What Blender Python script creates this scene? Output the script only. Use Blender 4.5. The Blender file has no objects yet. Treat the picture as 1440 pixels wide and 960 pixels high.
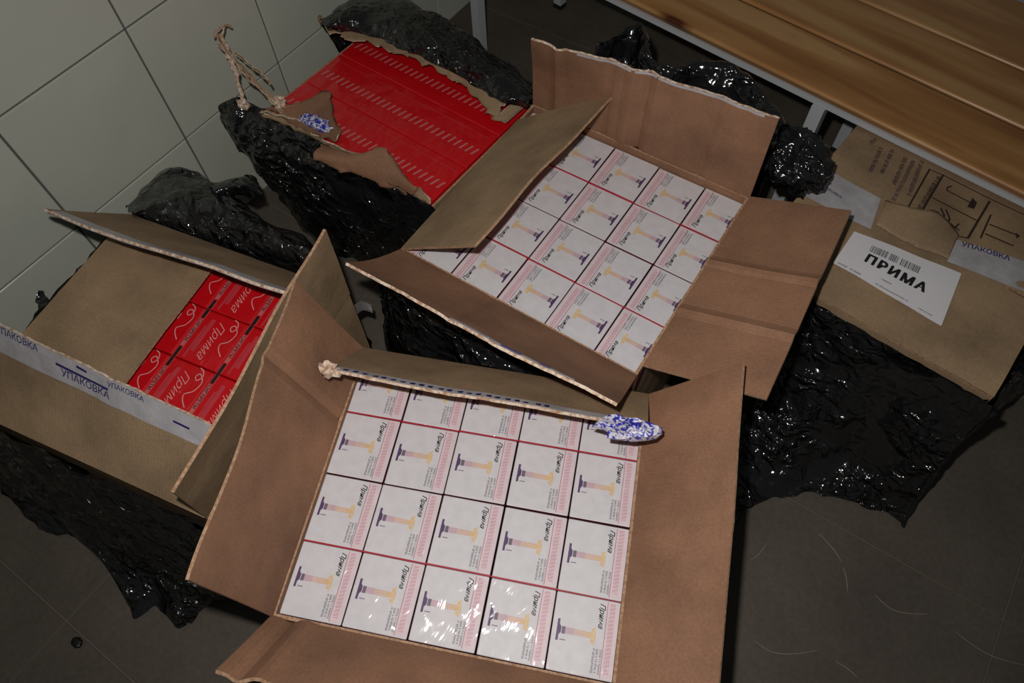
import bpy, math, random
from mathutils import Vector, Matrix, noise
random.seed(7)
SC = bpy.context.scene
COL = SC.collection

# ------------------------------------------------------------------ camera
FPX = 1004.474
CAM = Vector((0.0, 0.0, 1.45674))
CF = Vector((-0.297059, 0.409501, -0.862592))
CR = Vector((0.830611, 0.556423, -0.021893))
CU = Vector((-0.471001, 0.722981, 0.505427))
cd = bpy.data.cameras.new('camera')
cd.sensor_width = 36.0
cd.lens = FPX / 1440 * 36.0
cd.clip_start = 0.02
cam = bpy.data.objects.new('camera', cd)
COL.objects.link(cam)
cam.matrix_world = Matrix(((CR.x, CU.x, -CF.x, CAM.x), (CR.y, CU.y, -CF.y, CAM.y),
                           (CR.z, CU.z, -CF.z, CAM.z), (0, 0, 0, 1)))
SC.camera = cam

# ------------------------------------------------------------------ world, flash, exposure
w = bpy.data.worlds.new('world'); SC.world = w
w.use_nodes = True
w.node_tree.nodes['Background'].inputs[0].default_value = (0.62, 0.68, 0.66, 1)
w.node_tree.nodes['Background'].inputs[1].default_value = 0.06

ld = bpy.data.lights.new('camera_flash', 'SPOT')          # the camera's own flash, beside the lens
ld.energy = 36
ld.color = (1.0, 0.955, 0.93)
ld.spot_size = math.radians(126)
ld.spot_blend = 0.9
ld.shadow_soft_size = 0.012
fl = bpy.data.objects.new('camera_flash', ld)
COL.objects.link(fl)
fl.matrix_world = Matrix(((CR.x, CU.x, -CF.x, 0), (CR.y, CU.y, -CF.y, 0), (CR.z, CU.z, -CF.z, 0), (0, 0, 0, 1)))
fl.location = CAM - CR * 0.045 + CU * 0.075

SC.view_settings.view_transform = 'Standard'
SC.view_settings.look = 'None'
SC.view_settings.gamma = 1.0
SC.view_settings.use_curve_mapping = False
SC.view_settings.exposure = 0.0

# ------------------------------------------------------------------ helpers
def ray(x, y):
    return CF + CR * ((x - 720) / FPX) - CU * ((y - 480) / FPX)
WX = -1.33768
def W(x, y, z):                      # where the sight line through a photo point meets height z (kept off the wall)
    d = ray(x, y); p = CAM + d * ((z - CAM.z) / d.z)
    if p.x < WX + 0.02:
        p = CAM + d * ((WX + 0.02) / d.x)
    return p
def Wpl(x, y, p0, n):
    d = ray(x, y); return CAM + d * ((p0 - CAM).dot(n) / d.dot(n))
def free(h, axis, x, y, L=None):     # free corner of a flap hinged at h: in the plane square to the hinge, or at length L
    if L is None:
        return Wpl(x, y, h, axis)
    d = ray(x, y).normalized(); o = CAM - h
    b = o.dot(d); c = o.dot(o) - L * L; q = b * b - c
    if q <= 0:
        p = CAM + d * (-b)
        return h + (p - h).normalized() * L
    c1 = CAM + d * (-b - math.sqrt(q)); c2 = CAM + d * (-b + math.sqrt(q))
    return c1 if abs((c1 - h).dot(axis)) < abs((c2 - h).dot(axis)) else c2

def s2l(c):
    return tuple(((v / 255) / 12.92 if v / 255 <= 0.04045 else ((v / 255 + 0.055) / 1.055) ** 2.4) for v in c) + (1,)

def mesh(name, verts, faces, mats, midx=None, uvs=None, smooth=False):
    me = bpy.data.meshes.new(name)
    me.from_pydata([tuple(v) for v in verts], [], faces)
    for m in mats: me.materials.append(m)
    if midx: me.polygons.foreach_set('material_index', midx)
    if smooth: me.polygons.foreach_set('use_smooth', [True] * len(me.polygons))
    if uvs:
        ul = me.uv_layers.new(name='UVMap')
        for lp in me.loops: ul.data[lp.index].uv = uvs[lp.vertex_index]
    me.update()
    return me
def thing(name, label, cat, loc=(0, 0, 0), rotz=0, group=None):
    o = bpy.data.objects.new(name, None); COL.objects.link(o)
    o.empty_display_size = 0.05
    o.location = loc; o.rotation_euler = (0, 0, rotz)
    o['label'] = label; o['category'] = cat
    if group: o['group'] = group
    return o
def tag(o, label, cat, group=None):
    o['label'] = label; o['category'] = cat
    if group: o['group'] = group
    return o
def link(name, me, parent=None, loc=None):
    o = bpy.data.objects.new(name, me); COL.objects.link(o)
    if parent is not None: o.parent = parent
    if loc is not None: o.location = loc
    return o
def root_of(parent):
    return parent.parent if parent.parent else parent
def inv(root):
    return (Matrix.Translation(root.location) @ Matrix.Rotation(root.rotation_euler.z, 4, 'Z')).inverted()
def part(parent, name, verts, faces, mats, midx=None, uvs=None, smooth=False, label=None):
    """world-space vertices; a child of a thing or of a part of a thing (parts sit at their thing's origin)"""
    M = inv(root_of(parent))
    o = link(name, mesh(name, [M @ Vector(v) for v in verts], faces, mats, midx, uvs, smooth), parent)
    if label: o['label'] = label
    return o
def solo(name, verts, faces, mats, label, cat, group=None, midx=None, uvs=None, smooth=False):
    c = sum((Vector(v) for v in verts), Vector()) / len(verts)
    base = Vector((c.x, c.y, min(v[2] for v in verts)))
    o = link(name, mesh(name, [Vector(v) - base for v in verts], faces, mats, midx, uvs, smooth), None, base)
    return tag(o, label, cat, group)

def box_vf(c, sx, sy, sz, ex=Vector((1, 0, 0)), ey=Vector((0, 1, 0)), ez=Vector((0, 0, 1))):
    v = [c + ex * (a * sx / 2) + ey * (b * sy / 2) + ez * (d * sz / 2) for d in (-1, 1) for a, b in ((-1, -1), (1, -1), (1, 1), (-1, 1))]
    f = [(0, 3, 2, 1), (4, 5, 6, 7), (0, 1, 5, 4), (1, 2, 6, 5), (2, 3, 7, 6), (3, 0, 4, 7)]
    return v, f
def rbox_vf(sx, sy, z0, z1, r=0.004, n=3):
    """upright box with rounded vertical corners and a softened top rim, local coordinates"""
    def ring(ins, z):
        out = []
        rr = max(r - ins, 0.0005)
        for cx, cy, a0 in ((1, 1, 0), (-1, 1, 90), (-1, -1, 180), (1, -1, 270)):
            for k in range(n + 1):
                a = math.radians(a0 + 90 * k / n)
                out.append(Vector((cx * (sx / 2 - r) + rr * math.cos(a), cy * (sy / 2 - r) + rr * math.sin(a), z)))
        return out
    rings = [ring(0, z0), ring(0, z1 - r * 0.7), ring(r * 0.3, z1 - r * 0.2), ring(r * 0.8, z1)]
    v = [p for q in rings for p in q]; m = 4 * (n + 1); f = []
    for i in range(len(rings) - 1):
        for k in range(m):
            a = i * m + k; b = i * m + (k + 1) % m
            f.append((a, b, b + m, a + m))
    f.append(tuple(range(m - 1, -1, -1))); f.append(tuple(range((len(rings) - 1) * m, len(rings) * m)))
    return v, f

def cr(p0, p1, p2, p3, t):
    return 0.5 * ((2 * p1) + (p2 - p0) * t + (2 * p0 - 5 * p1 + 4 * p2 - p3) * t * t + (3 * p1 - p0 - 3 * p2 + p3) * t ** 3)
def curve(pts, t):                    # Catmull-Rom through pts, t in 0..1 by index
    n = len(pts) - 1
    if n == 0: return pts[0].copy()
    s = min(max(t, 0), 1) * n; i = min(int(s), n - 1); f = s - i
    return cr(pts[max(i - 1, 0)], pts[i], pts[i + 1], pts[min(i + 2, n)], f)
def lin(pts, t):
    n = len(pts) - 1; s = min(max(t, 0), 1) * n; i = min(int(s), n - 1); f = s - i
    return pts[i] * (1 - f) + pts[i + 1] * f

class Sheet:
    """a board or film given as a grid of points [i][j]; i along the hinge, j away from it"""
    def __init__(s, g):
        s.g = g; s.nu = len(g) - 1; s.nv = len(g[0]) - 1
        s.n = []
        for i in range(s.nu + 1):
            row = []
            for j in range(s.nv + 1):
                a = g[min(i + 1, s.nu)][j] - g[max(i - 1, 0)][j]; b = g[i][min(j + 1, s.nv)] - g[i][max(j - 1, 0)]
                m = a.cross(b); row.append(m.normalized() if m.length > 1e-12 else Vector((0, 0, 1)))
            s.n.append(row)
    def at(s, u, v, off=0.0):
        x = min(max(u, 0), 1) * s.nu; y = min(max(v, 0), 1) * s.nv
        i = min(int(x), s.nu - 1); j = min(int(y), s.nv - 1); a = x - i; b = y - j
        def q(A): return (A[i][j] * (1 - a) + A[i + 1][j] * a) * (1 - b) + (A[i][j + 1] * (1 - a) + A[i + 1][j + 1] * a) * b
        return q(s.g) + q(s.n).normalized() * off
    def slab(s, t, rim=2):
        V = []; F = []; MI = []; UV = []
        nu, nv = s.nu, s.nv
        for sgn in (1, -1):
            for i in range(nu + 1):
                d = 0.0
                for j in range(nv + 1):
                    V.append(s.g[i][j] + s.n[i][j] * (sgn * t / 2))
                    if j: d += (s.g[i][j] - s.g[i][j - 1]).length
                    UV.append(((s.g[i][0] - s.g[0][0]).length, d))
        N = (nu + 1) * (nv + 1); I = lambda i, j: i * (nv + 1) + j
        for i in range(nu):
            for j in range(nv):
                F.append((I(i, j), I(i + 1, j), I(i + 1, j + 1), I(i, j + 1))); MI.append(0)
                F.append((N + I(i, j), N + I(i, j + 1), N + I(i + 1, j + 1), N + I(i + 1, j))); MI.append(1)
        per = [(i, 0) for i in range(nu)] + [(nu, j) for j in range(nv)] + [(i, nv) for i in range(nu, 0, -1)] + [(0, j) for j in range(nv, 0, -1)]
        for k in range(len(per)):
            a = I(*per[k]); b = I(*per[(k + 1) % len(per)])
            F.append((a, N + a, N + b, b)); MI.append(rim)
        return V, F, MI, UV

def nz(p, s, seed=0.0):
    return noise.noise(Vector((p.x * s + seed * 7.3, p.y * s - seed * 3.1, p.z * s + seed * 1.7)))

# ------------------------------------------------------------------ materials
class NT:
    def __init__(s, name):
        s.m = bpy.data.materials.new(name); s.m.use_nodes = True
        s.t = s.m.node_tree; s.b = s.t.nodes['Principled BSDF']
    def n(s, typ, **kw):
        nd = s.t.nodes.new(typ)
        for k, v in kw.items():
            if k in nd.inputs: nd.inputs[k].default_value = v
            else: setattr(nd, k, v)
        return nd
    def l(s, a, b): s.t.links.new(a, b)
    def coord(s, kind='Object'):
        return s.n('ShaderNodeTexCoord').outputs[kind]
    def pos(s): return s.n('ShaderNodeNewGeometry').outputs['Position']
    def mapping(s, vec, scale=(1, 1, 1), rot=(0, 0, 0)):
        mp = s.n('ShaderNodeMapping'); mp.inputs['Scale'].default_value = scale; mp.inputs['Rotation'].default_value = rot
        s.l(vec, mp.inputs['Vector']); return mp.outputs['Vector']
    def noise(s, vec, scale, detail=3, rough=0.55, dist=0.0):
        nd = s.n('ShaderNodeTexNoise', Scale=scale, Detail=detail, Roughness=rough, Distortion=dist)
        s.l(vec, nd.inputs['Vector']); return nd.outputs['Fac']
    def ramp(s, fac, stops):
        r = s.n('ShaderNodeValToRGB'); e = r.color_ramp.elements
        while len(e) < len(stops): e.new(0.5)
        for k, (p, c) in enumerate(stops): e[k].position = p; e[k].color = c
        s.l(fac, r.inputs['Fac']); return r.outputs['Color']
    def mul(s, c1, c2, fac=1.0, mode='MULTIPLY'):
        x = s.n('ShaderNodeMix', data_type='RGBA', blend_type=mode)
        x.inputs[0].default_value = fac
        for q, i in ((c1, 6), (c2, 7)):
            if isinstance(q, tuple): x.inputs[i].default_value = q
            else: s.l(q, x.inputs[i])
        return x.outputs[2]
    def bump(s, h, strength=0.3, dist=0.002, prev=None):
        b = s.n('ShaderNodeBump', Strength=strength, Distance=dist); s.l(h, b.inputs['Height'])
        if prev is not None: s.l(prev, b.inputs['Normal'])
        return b.outputs['Normal']
    def set(s, **kw):
        for k, v in kw.items():
            i = s.b.inputs[k.replace('_', ' ')]
            if isinstance(v, bpy.types.NodeSocket): s.l(v, i)
            else: i.default_value = v
        return s.m

def cardboard(name, col, flute=2.2, wear=0.18):
    k = NT(name); uv = k.coord('UV'); p = k.pos()
    base = k.ramp(k.noise(p, 9, 4), [(0.3, s2l([c * (1 - wear) for c in col])), (0.75, s2l([min(255, c * 1.05) for c in col]))])
    fib = k.ramp(k.noise(k.mapping(p, (1, 1, 1)), 260, 3, 0.7), [(0.35, (0.86, 0.85, 0.84, 1)), (0.65, (1.05, 1.05, 1.05, 1))])
    c = k.mul(base, fib)
    wv = k.n('ShaderNodeTexWave', wave_type='BANDS', bands_direction='X', Scale=55.0, Distortion=0.6, Detail=1.0)
    k.l(uv, wv.inputs['Vector'])
    n1 = k.bump(wv.outputs['Fac'], 0.10 * flute, 0.0012)
    n2 = k.bump(k.noise(p, 7, 3), 0.35, 0.012, n1)
    return k.set(Base_Color=c, Roughness=0.72, Normal=n2, Specular_IOR_Level=0.25)
M_CARD = cardboard('cardboard_inside', (154, 115, 89), 1.0)
M_CARDO = cardboard('cardboard_outside', (166, 140, 109), 1.0)
def edge_mat():
    k = NT('cardboard_cut_edge'); p = k.pos()
    c = k.ramp(k.noise(p, 210, 2), [(0.35, s2l((150, 114, 86))), (0.65, s2l((186, 152, 122)))])
    return k.set(Base_Color=c, Roughness=0.85)
M_EDGE = edge_mat()
def torn_mat():
    k = NT('torn_paper_edge'); p = k.pos()
    c = k.ramp(k.noise(p, 150, 3), [(0.35, s2l((170, 130, 100))), (0.6, s2l((226, 208, 188)))])
    return k.set(Base_Color=c, Roughness=0.9)
M_TORN = torn_mat()
CARD3 = [M_CARD, M_CARDO, M_EDGE]
def plain(name, col, rough=0.6, **kw):
    k = NT(name); return k.set(Base_Color=s2l(col), Roughness=rough, **kw)
def film(name, col, bump=0.25, var=0.04, big=True):
    """printed paper under clear shrink film"""
    k = NT(name); p = k.pos()
    c = k.ramp(k.noise(p, 60, 2), [(0.3, s2l([x * (1 - var) for x in col])), (0.7, s2l(col))])
    sc = k.mapping(p, (26, 9, 12), (0, 0, 0.9))
    h = k.noise(sc, 1.0, 3, 0.5, 0.6)
    n1 = k.bump(h, min(1.0, bump * 1.8), 0.013)
    n2 = k.bump(k.noise(p, 11, 2), bump * 1.2, 0.05, n1)
    m = k.set(Base_Color=c, Roughness=0.5, Coat_Weight=0.9, Coat_Roughness=0.09, Coat_IOR=1.45)
    k.l(n2, k.b.inputs['Coat Normal'])
    return m
M_WHITE = film('wrapped_white_paper', (216, 214, 216))
M_PINK = film('print_pink', (214, 176, 184))
M_PALEPINK = film('print_pale_pink', (226, 206, 210))
M_ROSE = film('print_rose_line', (170, 92, 112))
M_PURPLE = film('print_purple', (88, 60, 104))
M_MAUVE = film('print_mauve', (204, 176, 186))
M_APRICOT = film('print_apricot', (222, 192, 168))
M_YELLOW = film('print_yellow', (226, 192, 138))
M_INK = film('print_black', (34, 30, 34))
M_GREYINK = film('print_grey', (112, 102, 114))
M_REDTAPE = film('tear_strip_red', (176, 28, 52))
M_RED = film('wrapped_red_paper', (214, 2, 18), 0.35)
M_REDHI = film('print_light_red', (206, 62, 72), 0.3)
M_REDDASH = film('print_pale_dash', (214, 112, 112), 0.3)
M_SCRIPT = film('print_white', (232, 176, 172), 0.3)
M_SIDE = plain('pack_side_dark_red', (92, 34, 46), 0.6)
M_DARKGAP = plain('dark_gap', (22, 14, 14), 0.9)
M_TAPE = (lambda k: k.set(Base_Color=k.ramp(k.noise(k.pos(), 30, 3), [(0.3, s2l((166, 162, 164))), (0.7, s2l((190, 187, 190)))]), Roughness=0.32,
          Normal=k.bump(k.noise(k.pos(), 40, 3), 0.35, 0.004)))(NT('packing_tape'))
M_TAPEINK = plain('tape_ink_blue', (44, 36, 96), 0.45)
M_TAPEBLUE = plain('tape_ink_bright_blue', (38, 40, 150), 0.4)
M_BOXINK = plain('box_ink', (48, 32, 26), 0.8)
M_BOXPURPLE = plain('box_ink_purple', (84, 60, 72), 0.8)
M_PAPER = plain('label_paper', (222, 220, 222), 0.6)
M_LABELINK = plain('label_ink', (26, 26, 30), 0.6)
M_LABELGREY = plain('label_ink_grey', (96, 96, 102), 0.6)
def bag_mat():
    k = NT('black_bin_bag_film'); p = k.pos()
    wv = k.mapping(p, (1, 1.5, 1.2), (0.3, 0.2, 0.5))
    h1 = k.noise(wv, 24, 1.5, 0.5, 1.2)
    v = k.n('ShaderNodeTexVoronoi', feature='DISTANCE_TO_EDGE', Scale=38.0)
    ds = k.n('ShaderNodeTexNoise', Scale=20.0, Detail=2.0); k.l(p, ds.inputs['Vector'])
    ad = k.n('ShaderNodeVectorMath', operation='MULTIPLY_ADD'); k.l(ds.outputs['Color'], ad.inputs[0]); ad.inputs[1].default_value = (0.05, 0.05, 0.05); k.l(p, ad.inputs[2])
    k.l(ad.outputs[0], v.inputs['Vector'])
    mk = k.n('ShaderNodeMapRange'); mk.inputs[1].default_value = 0.42; mk.inputs[2].default_value = 0.66; k.l(k.noise(p, 7, 2), mk.inputs[0])
    def masked(h, lo):
        a = k.n('ShaderNodeMath', operation='MULTIPLY_ADD'); k.l(mk.outputs[0], a.inputs[0]); a.inputs[1].default_value = 1 - lo; a.inputs[2].default_value = lo
        b = k.n('ShaderNodeMath', operation='MULTIPLY'); k.l(h, b.inputs[0]); k.l(a.outputs[0], b.inputs[1]); return b.outputs[0]
    n1 = k.bump(masked(h1, 0.16), 1.0, 0.045)
    n3 = k.bump(masked(v.outputs['Distance'], 0.1), 0.7, 0.016, n1)
    return k.set(Base_Color=(0.012, 0.0125, 0.013, 1), Roughness=0.15, Specular_IOR_Level=0.8, Normal=n3)
M_BAG = bag_mat()

# ------------------------------------------------------------------ room: tiled wall and floor
TY, TZ, Y0 = 0.31, 0.286329, 0.285083
def wall_tile_mat():
    k = NT('wall_tile_glaze'); p = k.pos(); oi = k.n('ShaderNodeObjectInfo')
    c = k.ramp(k.noise(p, 5, 3), [(0.3, s2l((196, 201, 187))), (0.7, s2l((206, 209, 194)))])
    j = k.n('ShaderNodeMapRange'); j.inputs[3].default_value = 0.94; j.inputs[4].default_value = 1.03
    k.l(oi.outputs['Random'], j.inputs[0])
    cc = k.n('ShaderNodeVectorMath', operation='SCALE'); k.l(c, cc.inputs[0]); k.l(j.outputs[0], cc.inputs['Scale'])
    return k.set(Base_Color=cc.outputs[0], Roughness=0.22, Normal=k.bump(k.noise(p, 18, 2), 0.08, 0.004))
M_WT = wall_tile_mat()
M_WG = plain('wall_grout', (98, 100, 96), 0.9)
def floor_mat():
    k = NT('floor_tile_stone'); p = k.pos()
    c = k.ramp(k.noise(p, 6, 5, 0.6), [(0.3, s2l((88, 81, 72))), (0.7, s2l((102, 94, 84)))])
    d = k.ramp(k.noise(p, 90, 3, 0.6), [(0.35, (0.88, 0.88, 0.88, 1)), (0.65, (1.05, 1.05, 1.05, 1))])
    return k.set(Base_Color=k.mul(c, d), Roughness=0.55, Specular_IOR_Level=0.3, Normal=k.bump(k.noise(p, 120, 3), 0.12, 0.002))
M_FT = floor_mat()
M_FG = plain('floor_grout', (108, 100, 89), 0.9)

def structure(name, v, f, m):
    o = link(name, mesh(name, v, f, [m])); o['kind'] = 'structure'; return o
YA, YB = Y0 - 4 * TY, Y0 + 7 * TY
v, f = box_vf(Vector((WX - 0.052, (YA + YB) / 2, TZ * 2.5 - 0.005)), 0.1, YB - YA, TZ * 5 + 0.01)
wall = structure('wall_left', v, f, M_WG)
def tile_mesh(name, sx, sy, t, bev, mat):           # a slab with a bevelled face, face towards +z
    b = bev
    v = [(-sx/2, -sy/2, 0), (sx/2, -sy/2, 0), (sx/2, sy/2, 0), (-sx/2, sy/2, 0),
         (-sx/2, -sy/2, t-b), (sx/2, -sy/2, t-b), (sx/2, sy/2, t-b), (-sx/2, sy/2, t-b),
         (-sx/2+b, -sy/2+b, t), (sx/2-b, -sy/2+b, t), (sx/2-b, sy/2-b, t), (-sx/2+b, sy/2-b, t)]
    f = [(3, 2, 1, 0), (8, 9, 10, 11)]
    for k in range(4):
        q = (k + 1) % 4
        f += [(k, q, q + 4, k + 4), (k + 4, q + 4, q + 8, k + 8)]
    return mesh(name, v, f, [mat])
tm = tile_mesh('wall_tile', TY - 0.0045, TZ - 0.0045, 0.004, 0.0012, M_WT)
for i in range(11):
    for k in range(5):
        o = link('wall_tile', tm, wall)
        o.matrix_local = Matrix.Translation((WX - 0.002, YA + (i + 0.5) * TY, (k + 0.5) * TZ)) @ Matrix(((0, 0, 1, 0), (1, 0, 0, 0), (0, 1, 0, 0), (0, 0, 0, 1)))
FX, FY, FS = -0.879, -0.307, 0.5
X1, Y1, Y2 = 1.62, -1.30, 2.70
v, f = box_vf(Vector(((WX - 0.1 + X1) / 2, (Y1 + Y2) / 2, -0.0525)), X1 - WX + 0.1, Y2 - Y1, 0.1)
floor = structure('floor', v, f, M_FG)
tms = {}
for i in range(-1, 5):
    for k in range(-2, 6):
        xa, xb = max(FX + i * FS, WX + 0.003), min(FX + (i + 1) * FS, X1); ya, yb = FY + k * FS, FY + (k + 1) * FS
        ya, yb = max(ya, Y1), min(yb, Y2)
        if xb - xa < 0.03 or yb - ya < 0.03: continue
        key = (round(xb - xa, 3), round(yb - ya, 3))
        if key not in tms: tms[key] = tile_mesh('floor_tile', key[0] - 0.004, key[1] - 0.004, 0.0038, 0.0010, M_FT)
        link('floor_tile', tms[key], floor, ((xa + xb) / 2, (ya + yb) / 2, -0.0038))

# ------------------------------------------------------------------ lettering
_fc = bpy.data.curves.new('glyphs', 'FONT'); _fo = bpy.data.objects.new('glyphs', _fc); COL.objects.link(_fo)
_tc = {}
def text2d(s, bold=0.0, shear=0.0, spacing=1.0):
    """(verts 2D, faces, width) with cap height about 0.7"""
    key = (s, bold, shear, spacing)
    if key not in _tc:
        _fc.body = s; _fc.offset = bold; _fc.shear = shear; _fc.space_character = spacing; _fc.resolution_u = 2; _fc.fill_mode = 'FRONT'
        bpy.context.view_layer.update()
        me = bpy.data.meshes.new_from_object(_fo.evaluated_get(bpy.context.evaluated_depsgraph_get()))
        vs = [(q.co.x, q.co.y) for q in me.vertices]; fs = [tuple(p.vertices) for p in me.polygons]
        x0 = min(a for a, b in vs); x1 = max(a for a, b in vs)
        _tc[key] = ([(a - x0, b) for a, b in vs], fs, x1 - x0); bpy.data.meshes.remove(me)
    return _tc[key]

class Print:
    """flat print gathered into one mesh: quads, strokes and lettering in several inks"""
    def __init__(s): s.v = []; s.f = []; s.m = []; s.mats = []
    def mi(s, m):
        if m not in s.mats: s.mats.append(m)
        return s.mats.index(m)
    def poly(s, pts, m):
        b = len(s.v); s.v += [Vector(p) for p in pts]; s.f.append(tuple(range(b, b + len(pts)))); s.m.append(s.mi(m))
    def text(s, t, m, fn, size, bold=0.0, shear=0.0, spacing=1.0):
        vs, fs, wd = text2d(t, bold, shear, spacing); b = len(s.v)
        s.v += [Vector(fn(a * size, c * size)) for a, c in vs]
        for q in fs: s.f.append(tuple(b + i for i in q)); s.m.append(s.mi(m))
        return wd * size
    def marks(s, n, m, fn, ln, h, rows=1):
        """rows of unreadably small letters, drawn as little bars"""
        for r in range(rows):
            x = 0.0
            while x < ln:
                wd = random.uniform(0.5, 1.0) * h * 0.55
                y0 = r * h * 1.5
                k = random.random()
                for (a, b_, c, d) in ([(0, .28, 0, 1), (.72, 1, 0, 1), (.28, .72, .4, .62)], [(0, .28, 0, 1), (.28, 1, .75, 1), (.28, .9, .3, .5)], [(0, 1, 0, .25), (0, .3, .25, 1), (.7, 1, .25, 1)])[int(k * 3) % 3]:
                    s.poly([fn(x + a * wd, y0 + c * h), fn(x + b_ * wd, y0 + c * h), fn(x + b_ * wd, y0 + d * h), fn(x + a * wd, y0 + d * h)], m)
                x += wd * 1.35
                if random.random() < 0.12: x += wd
    def out(s, parent, name, label=None):
        return part(parent, name, s.v, s.f, s.mats, s.m, label=label)
    def me(s, name): return mesh(name, s.v, s.f, s.mats, s.m)

# ------------------------------------------------------------------ cartons
ZUP = Vector((0, 0, 1))
class Carton:
    def __init__(s, label, nr, yaw, lx, ly, rim, zb=0.0):
        """nr: world xy of the near right corner; lx along e1, ly along e2"""
        s.e1 = Vector((math.cos(yaw), math.sin(yaw), 0)); s.e2 = Vector((-math.sin(yaw), math.cos(yaw), 0))
        s.o = Vector((nr[0], nr[1], 0)) - s.e1 * lx; s.lx, s.ly, s.rim, s.zb = lx, ly, rim, zb
        c = s.P(0.5, 0.5, zb)
        s.root = thing('cardboard_carton', label, 'box', c, yaw, 'cartons of cigarettes on the floor')
        t = 0.005
        for nm, a, b in (('side_panel', (0, 0), (1, 0)), ('side_panel', (1, 0), (1, 1)), ('side_panel', (1, 1), (0, 1)), ('side_panel', (0, 1), (0, 0))):
            A, B = s.P(a[0], a[1], zb), s.P(b[0], b[1], zb); d = (B - A).normalized(); n = Vector((d.y, -d.x, 0))
            g = [[A.lerp(B, i / 8) - n * t / 2 * (1) + ZUP * ((rim - zb) * j / 3) + n * (0.004 * math.sin(math.pi * i / 8) * math.sin(math.pi * j / 3)) for j in range(4)] for i in range(9)]
            V, F, MI, UV = Sheet(g).slab(t)
            part(s.root, nm, V, F, [M_CARDO, M_CARD, M_EDGE], MI, UV)
        v, f = box_vf(s.P(0.5, 0.5, zb + 0.003), lx - 0.012, ly - 0.012, 0.005, s.e1, s.e2)
        part(s.root, 'bottom', v, f, [M_CARD])
    def P(s, u, v, z):
        p = s.o + s.e1 * (s.lx * u) + s.e2 * (s.ly * v); return Vector((p.x, p.y, z))
    def liner(s, z):
        v, f = box_vf(s.P(0.5, 0.5, z), s.lx - 0.014, s.ly - 0.014, 0.004, s.e1, s.e2)
        part(s.root, 'liner_sheet', v, f, [M_CARD])
    def flap(s, h0, h1, f0, f1, edge=None, nu=60, nv=10, bow=0.0, wav=0.004, torn=0.0, creases=(), seed=1.0, mats=None, trim=0.0, t=0.0045, label=None, rimmat=None):
        """edge: free edge as a polyline of points (else straight f0..f1); creases: (u, height) of raised folds"""
        E = edge or [f0, f1]
        g = []
        for i in range(nu + 1):
            u = i / nu; A = h0.lerp(h1, trim + (1 - 2 * trim) * u); B = lin(E, u) if len(E) > 2 else E[0].lerp(E[1], u)
            if torn: B = B + (B - A).normalized() * (torn * (nz(Vector((u * 9, seed, 0)), 1.0) + 0.6 * nz(Vector((u * 31, seed, 3)), 1.0)))
            g.append([A.lerp(B, j / nv) for j in range(nv + 1)])
        sh = Sheet(g)
        for i in range(nu + 1):
            for j in range(nv + 1):
                u, v = i / nu, j / nv
                d = bow * math.sin(math.pi * v) + wav * v * nz(g[i][j], 6, seed) * 1.6
                for cu, chh in creases: d += chh * max(0, 1 - abs(u - cu) / 0.03)
                g[i][j] = g[i][j] + sh.n[i][j] * d
        sh = Sheet(g)
        V, F, MI, UV = sh.slab(t)
        mm = mats or [M_CARDO, M_CARD, M_EDGE]
        if rimmat: mm = mm[:2] + [rimmat]
        sh.ob = part(s.root, 'flap', V, F, mm, MI, UV, label=label)
        return sh
def tape_on(parent, sh, u0, u1, v0, v1, off, mat=M_TAPE, nu=24, nv=5, rag=0.0, label=None):
    g = [[sh.at(u0 + (u1 - u0) * i / nu, v0 + (v1 - v0) * j / nv + (rag * nz(Vector((i * 0.9, 2.2, 0)), 1.0) if j == 0 else 0), off) for j in range(nv + 1)] for i in range(nu + 1)]
    V, F, MI, UV = Sheet(g).slab(0.0005, 0)
    return part(parent, 'packing_tape', V, F, [mat], [0] * len(F), UV, smooth=False, label=label)

# grids of the two opened cartons: cell CW x CH, x right in the photo, y towards the viewer
CW, CH = 0.09455, 0.104164
OA, XA, YAx = Vector((-0.296, 0.2160, 0.4179)), Vector((0.92196, 0.38728, 0)), Vector((0.38728, -0.92196, 0))
OB, XB, YBx = Vector((-0.3219, 0.8387, 0.4566)), Vector((0.99994, 0.0110, 0)), Vector((0.0110, -0.99994, 0))
def GA(i, j, dz=0): return OA + XA * ((i - 2) * CW) + YAx * ((j - 1) * CH) + ZUP * dz
def GB(i, j, dz=0): return OB + XB * ((i - 2) * CW) + YBx * ((j - 1) * CH) + ZUP * dz

# ---- front carton
yawA = math.atan2(XA.y, XA.x)
RA = 0.012
cA = Carton('front open carton, all four flaps spread, showing twenty white wrapped cigarette blocks', GA(5.0, 3.06), yawA, 5.0 * CW, 4.12 * CH, OA.z + RA)
NL, NR_, FR, FL = (cA.P(*q, OA.z + RA) for q in ((0, 0), (1, 0), (1, 1), (0, 1)))
cA.liner(OA.z - 0.098)
shAl = cA.flap(FL, NL, free(FL, YAx, 410, 395), free(NL, YAx, 268, 815), wav=0.006, seed=2, creases=((0.30, 0.004),), label='flap folded up on the left, corner bent towards the red carton')
shAr = cA.flap(NR_, FR, free(NR_, YAx, 1008, 990), free(FR, YAx, 1046, 510), wav=0.005, seed=3, creases=((0.5, 0.0012),))
fl0 = free(FL, XA, 457, 519, 0.15); fr0 = FR + (fl0 - FL) * 0.95 
shAf = cA.flap(FR, FL, Wpl(911, 602, fr0, XA), fl0, wav=0.004, torn=0.004, seed=4, mats=[M_CARDO, M_CARD, M_TORN])
shAn = cA.flap(NL, NR_, free(NL, XA, 303, 945), NR_ + (free(NL, XA, 303, 945) - NL), wav=0.005, seed=5, torn=0.003, creases=((0.06, 0.006), (0.11, -0.004)))
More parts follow.
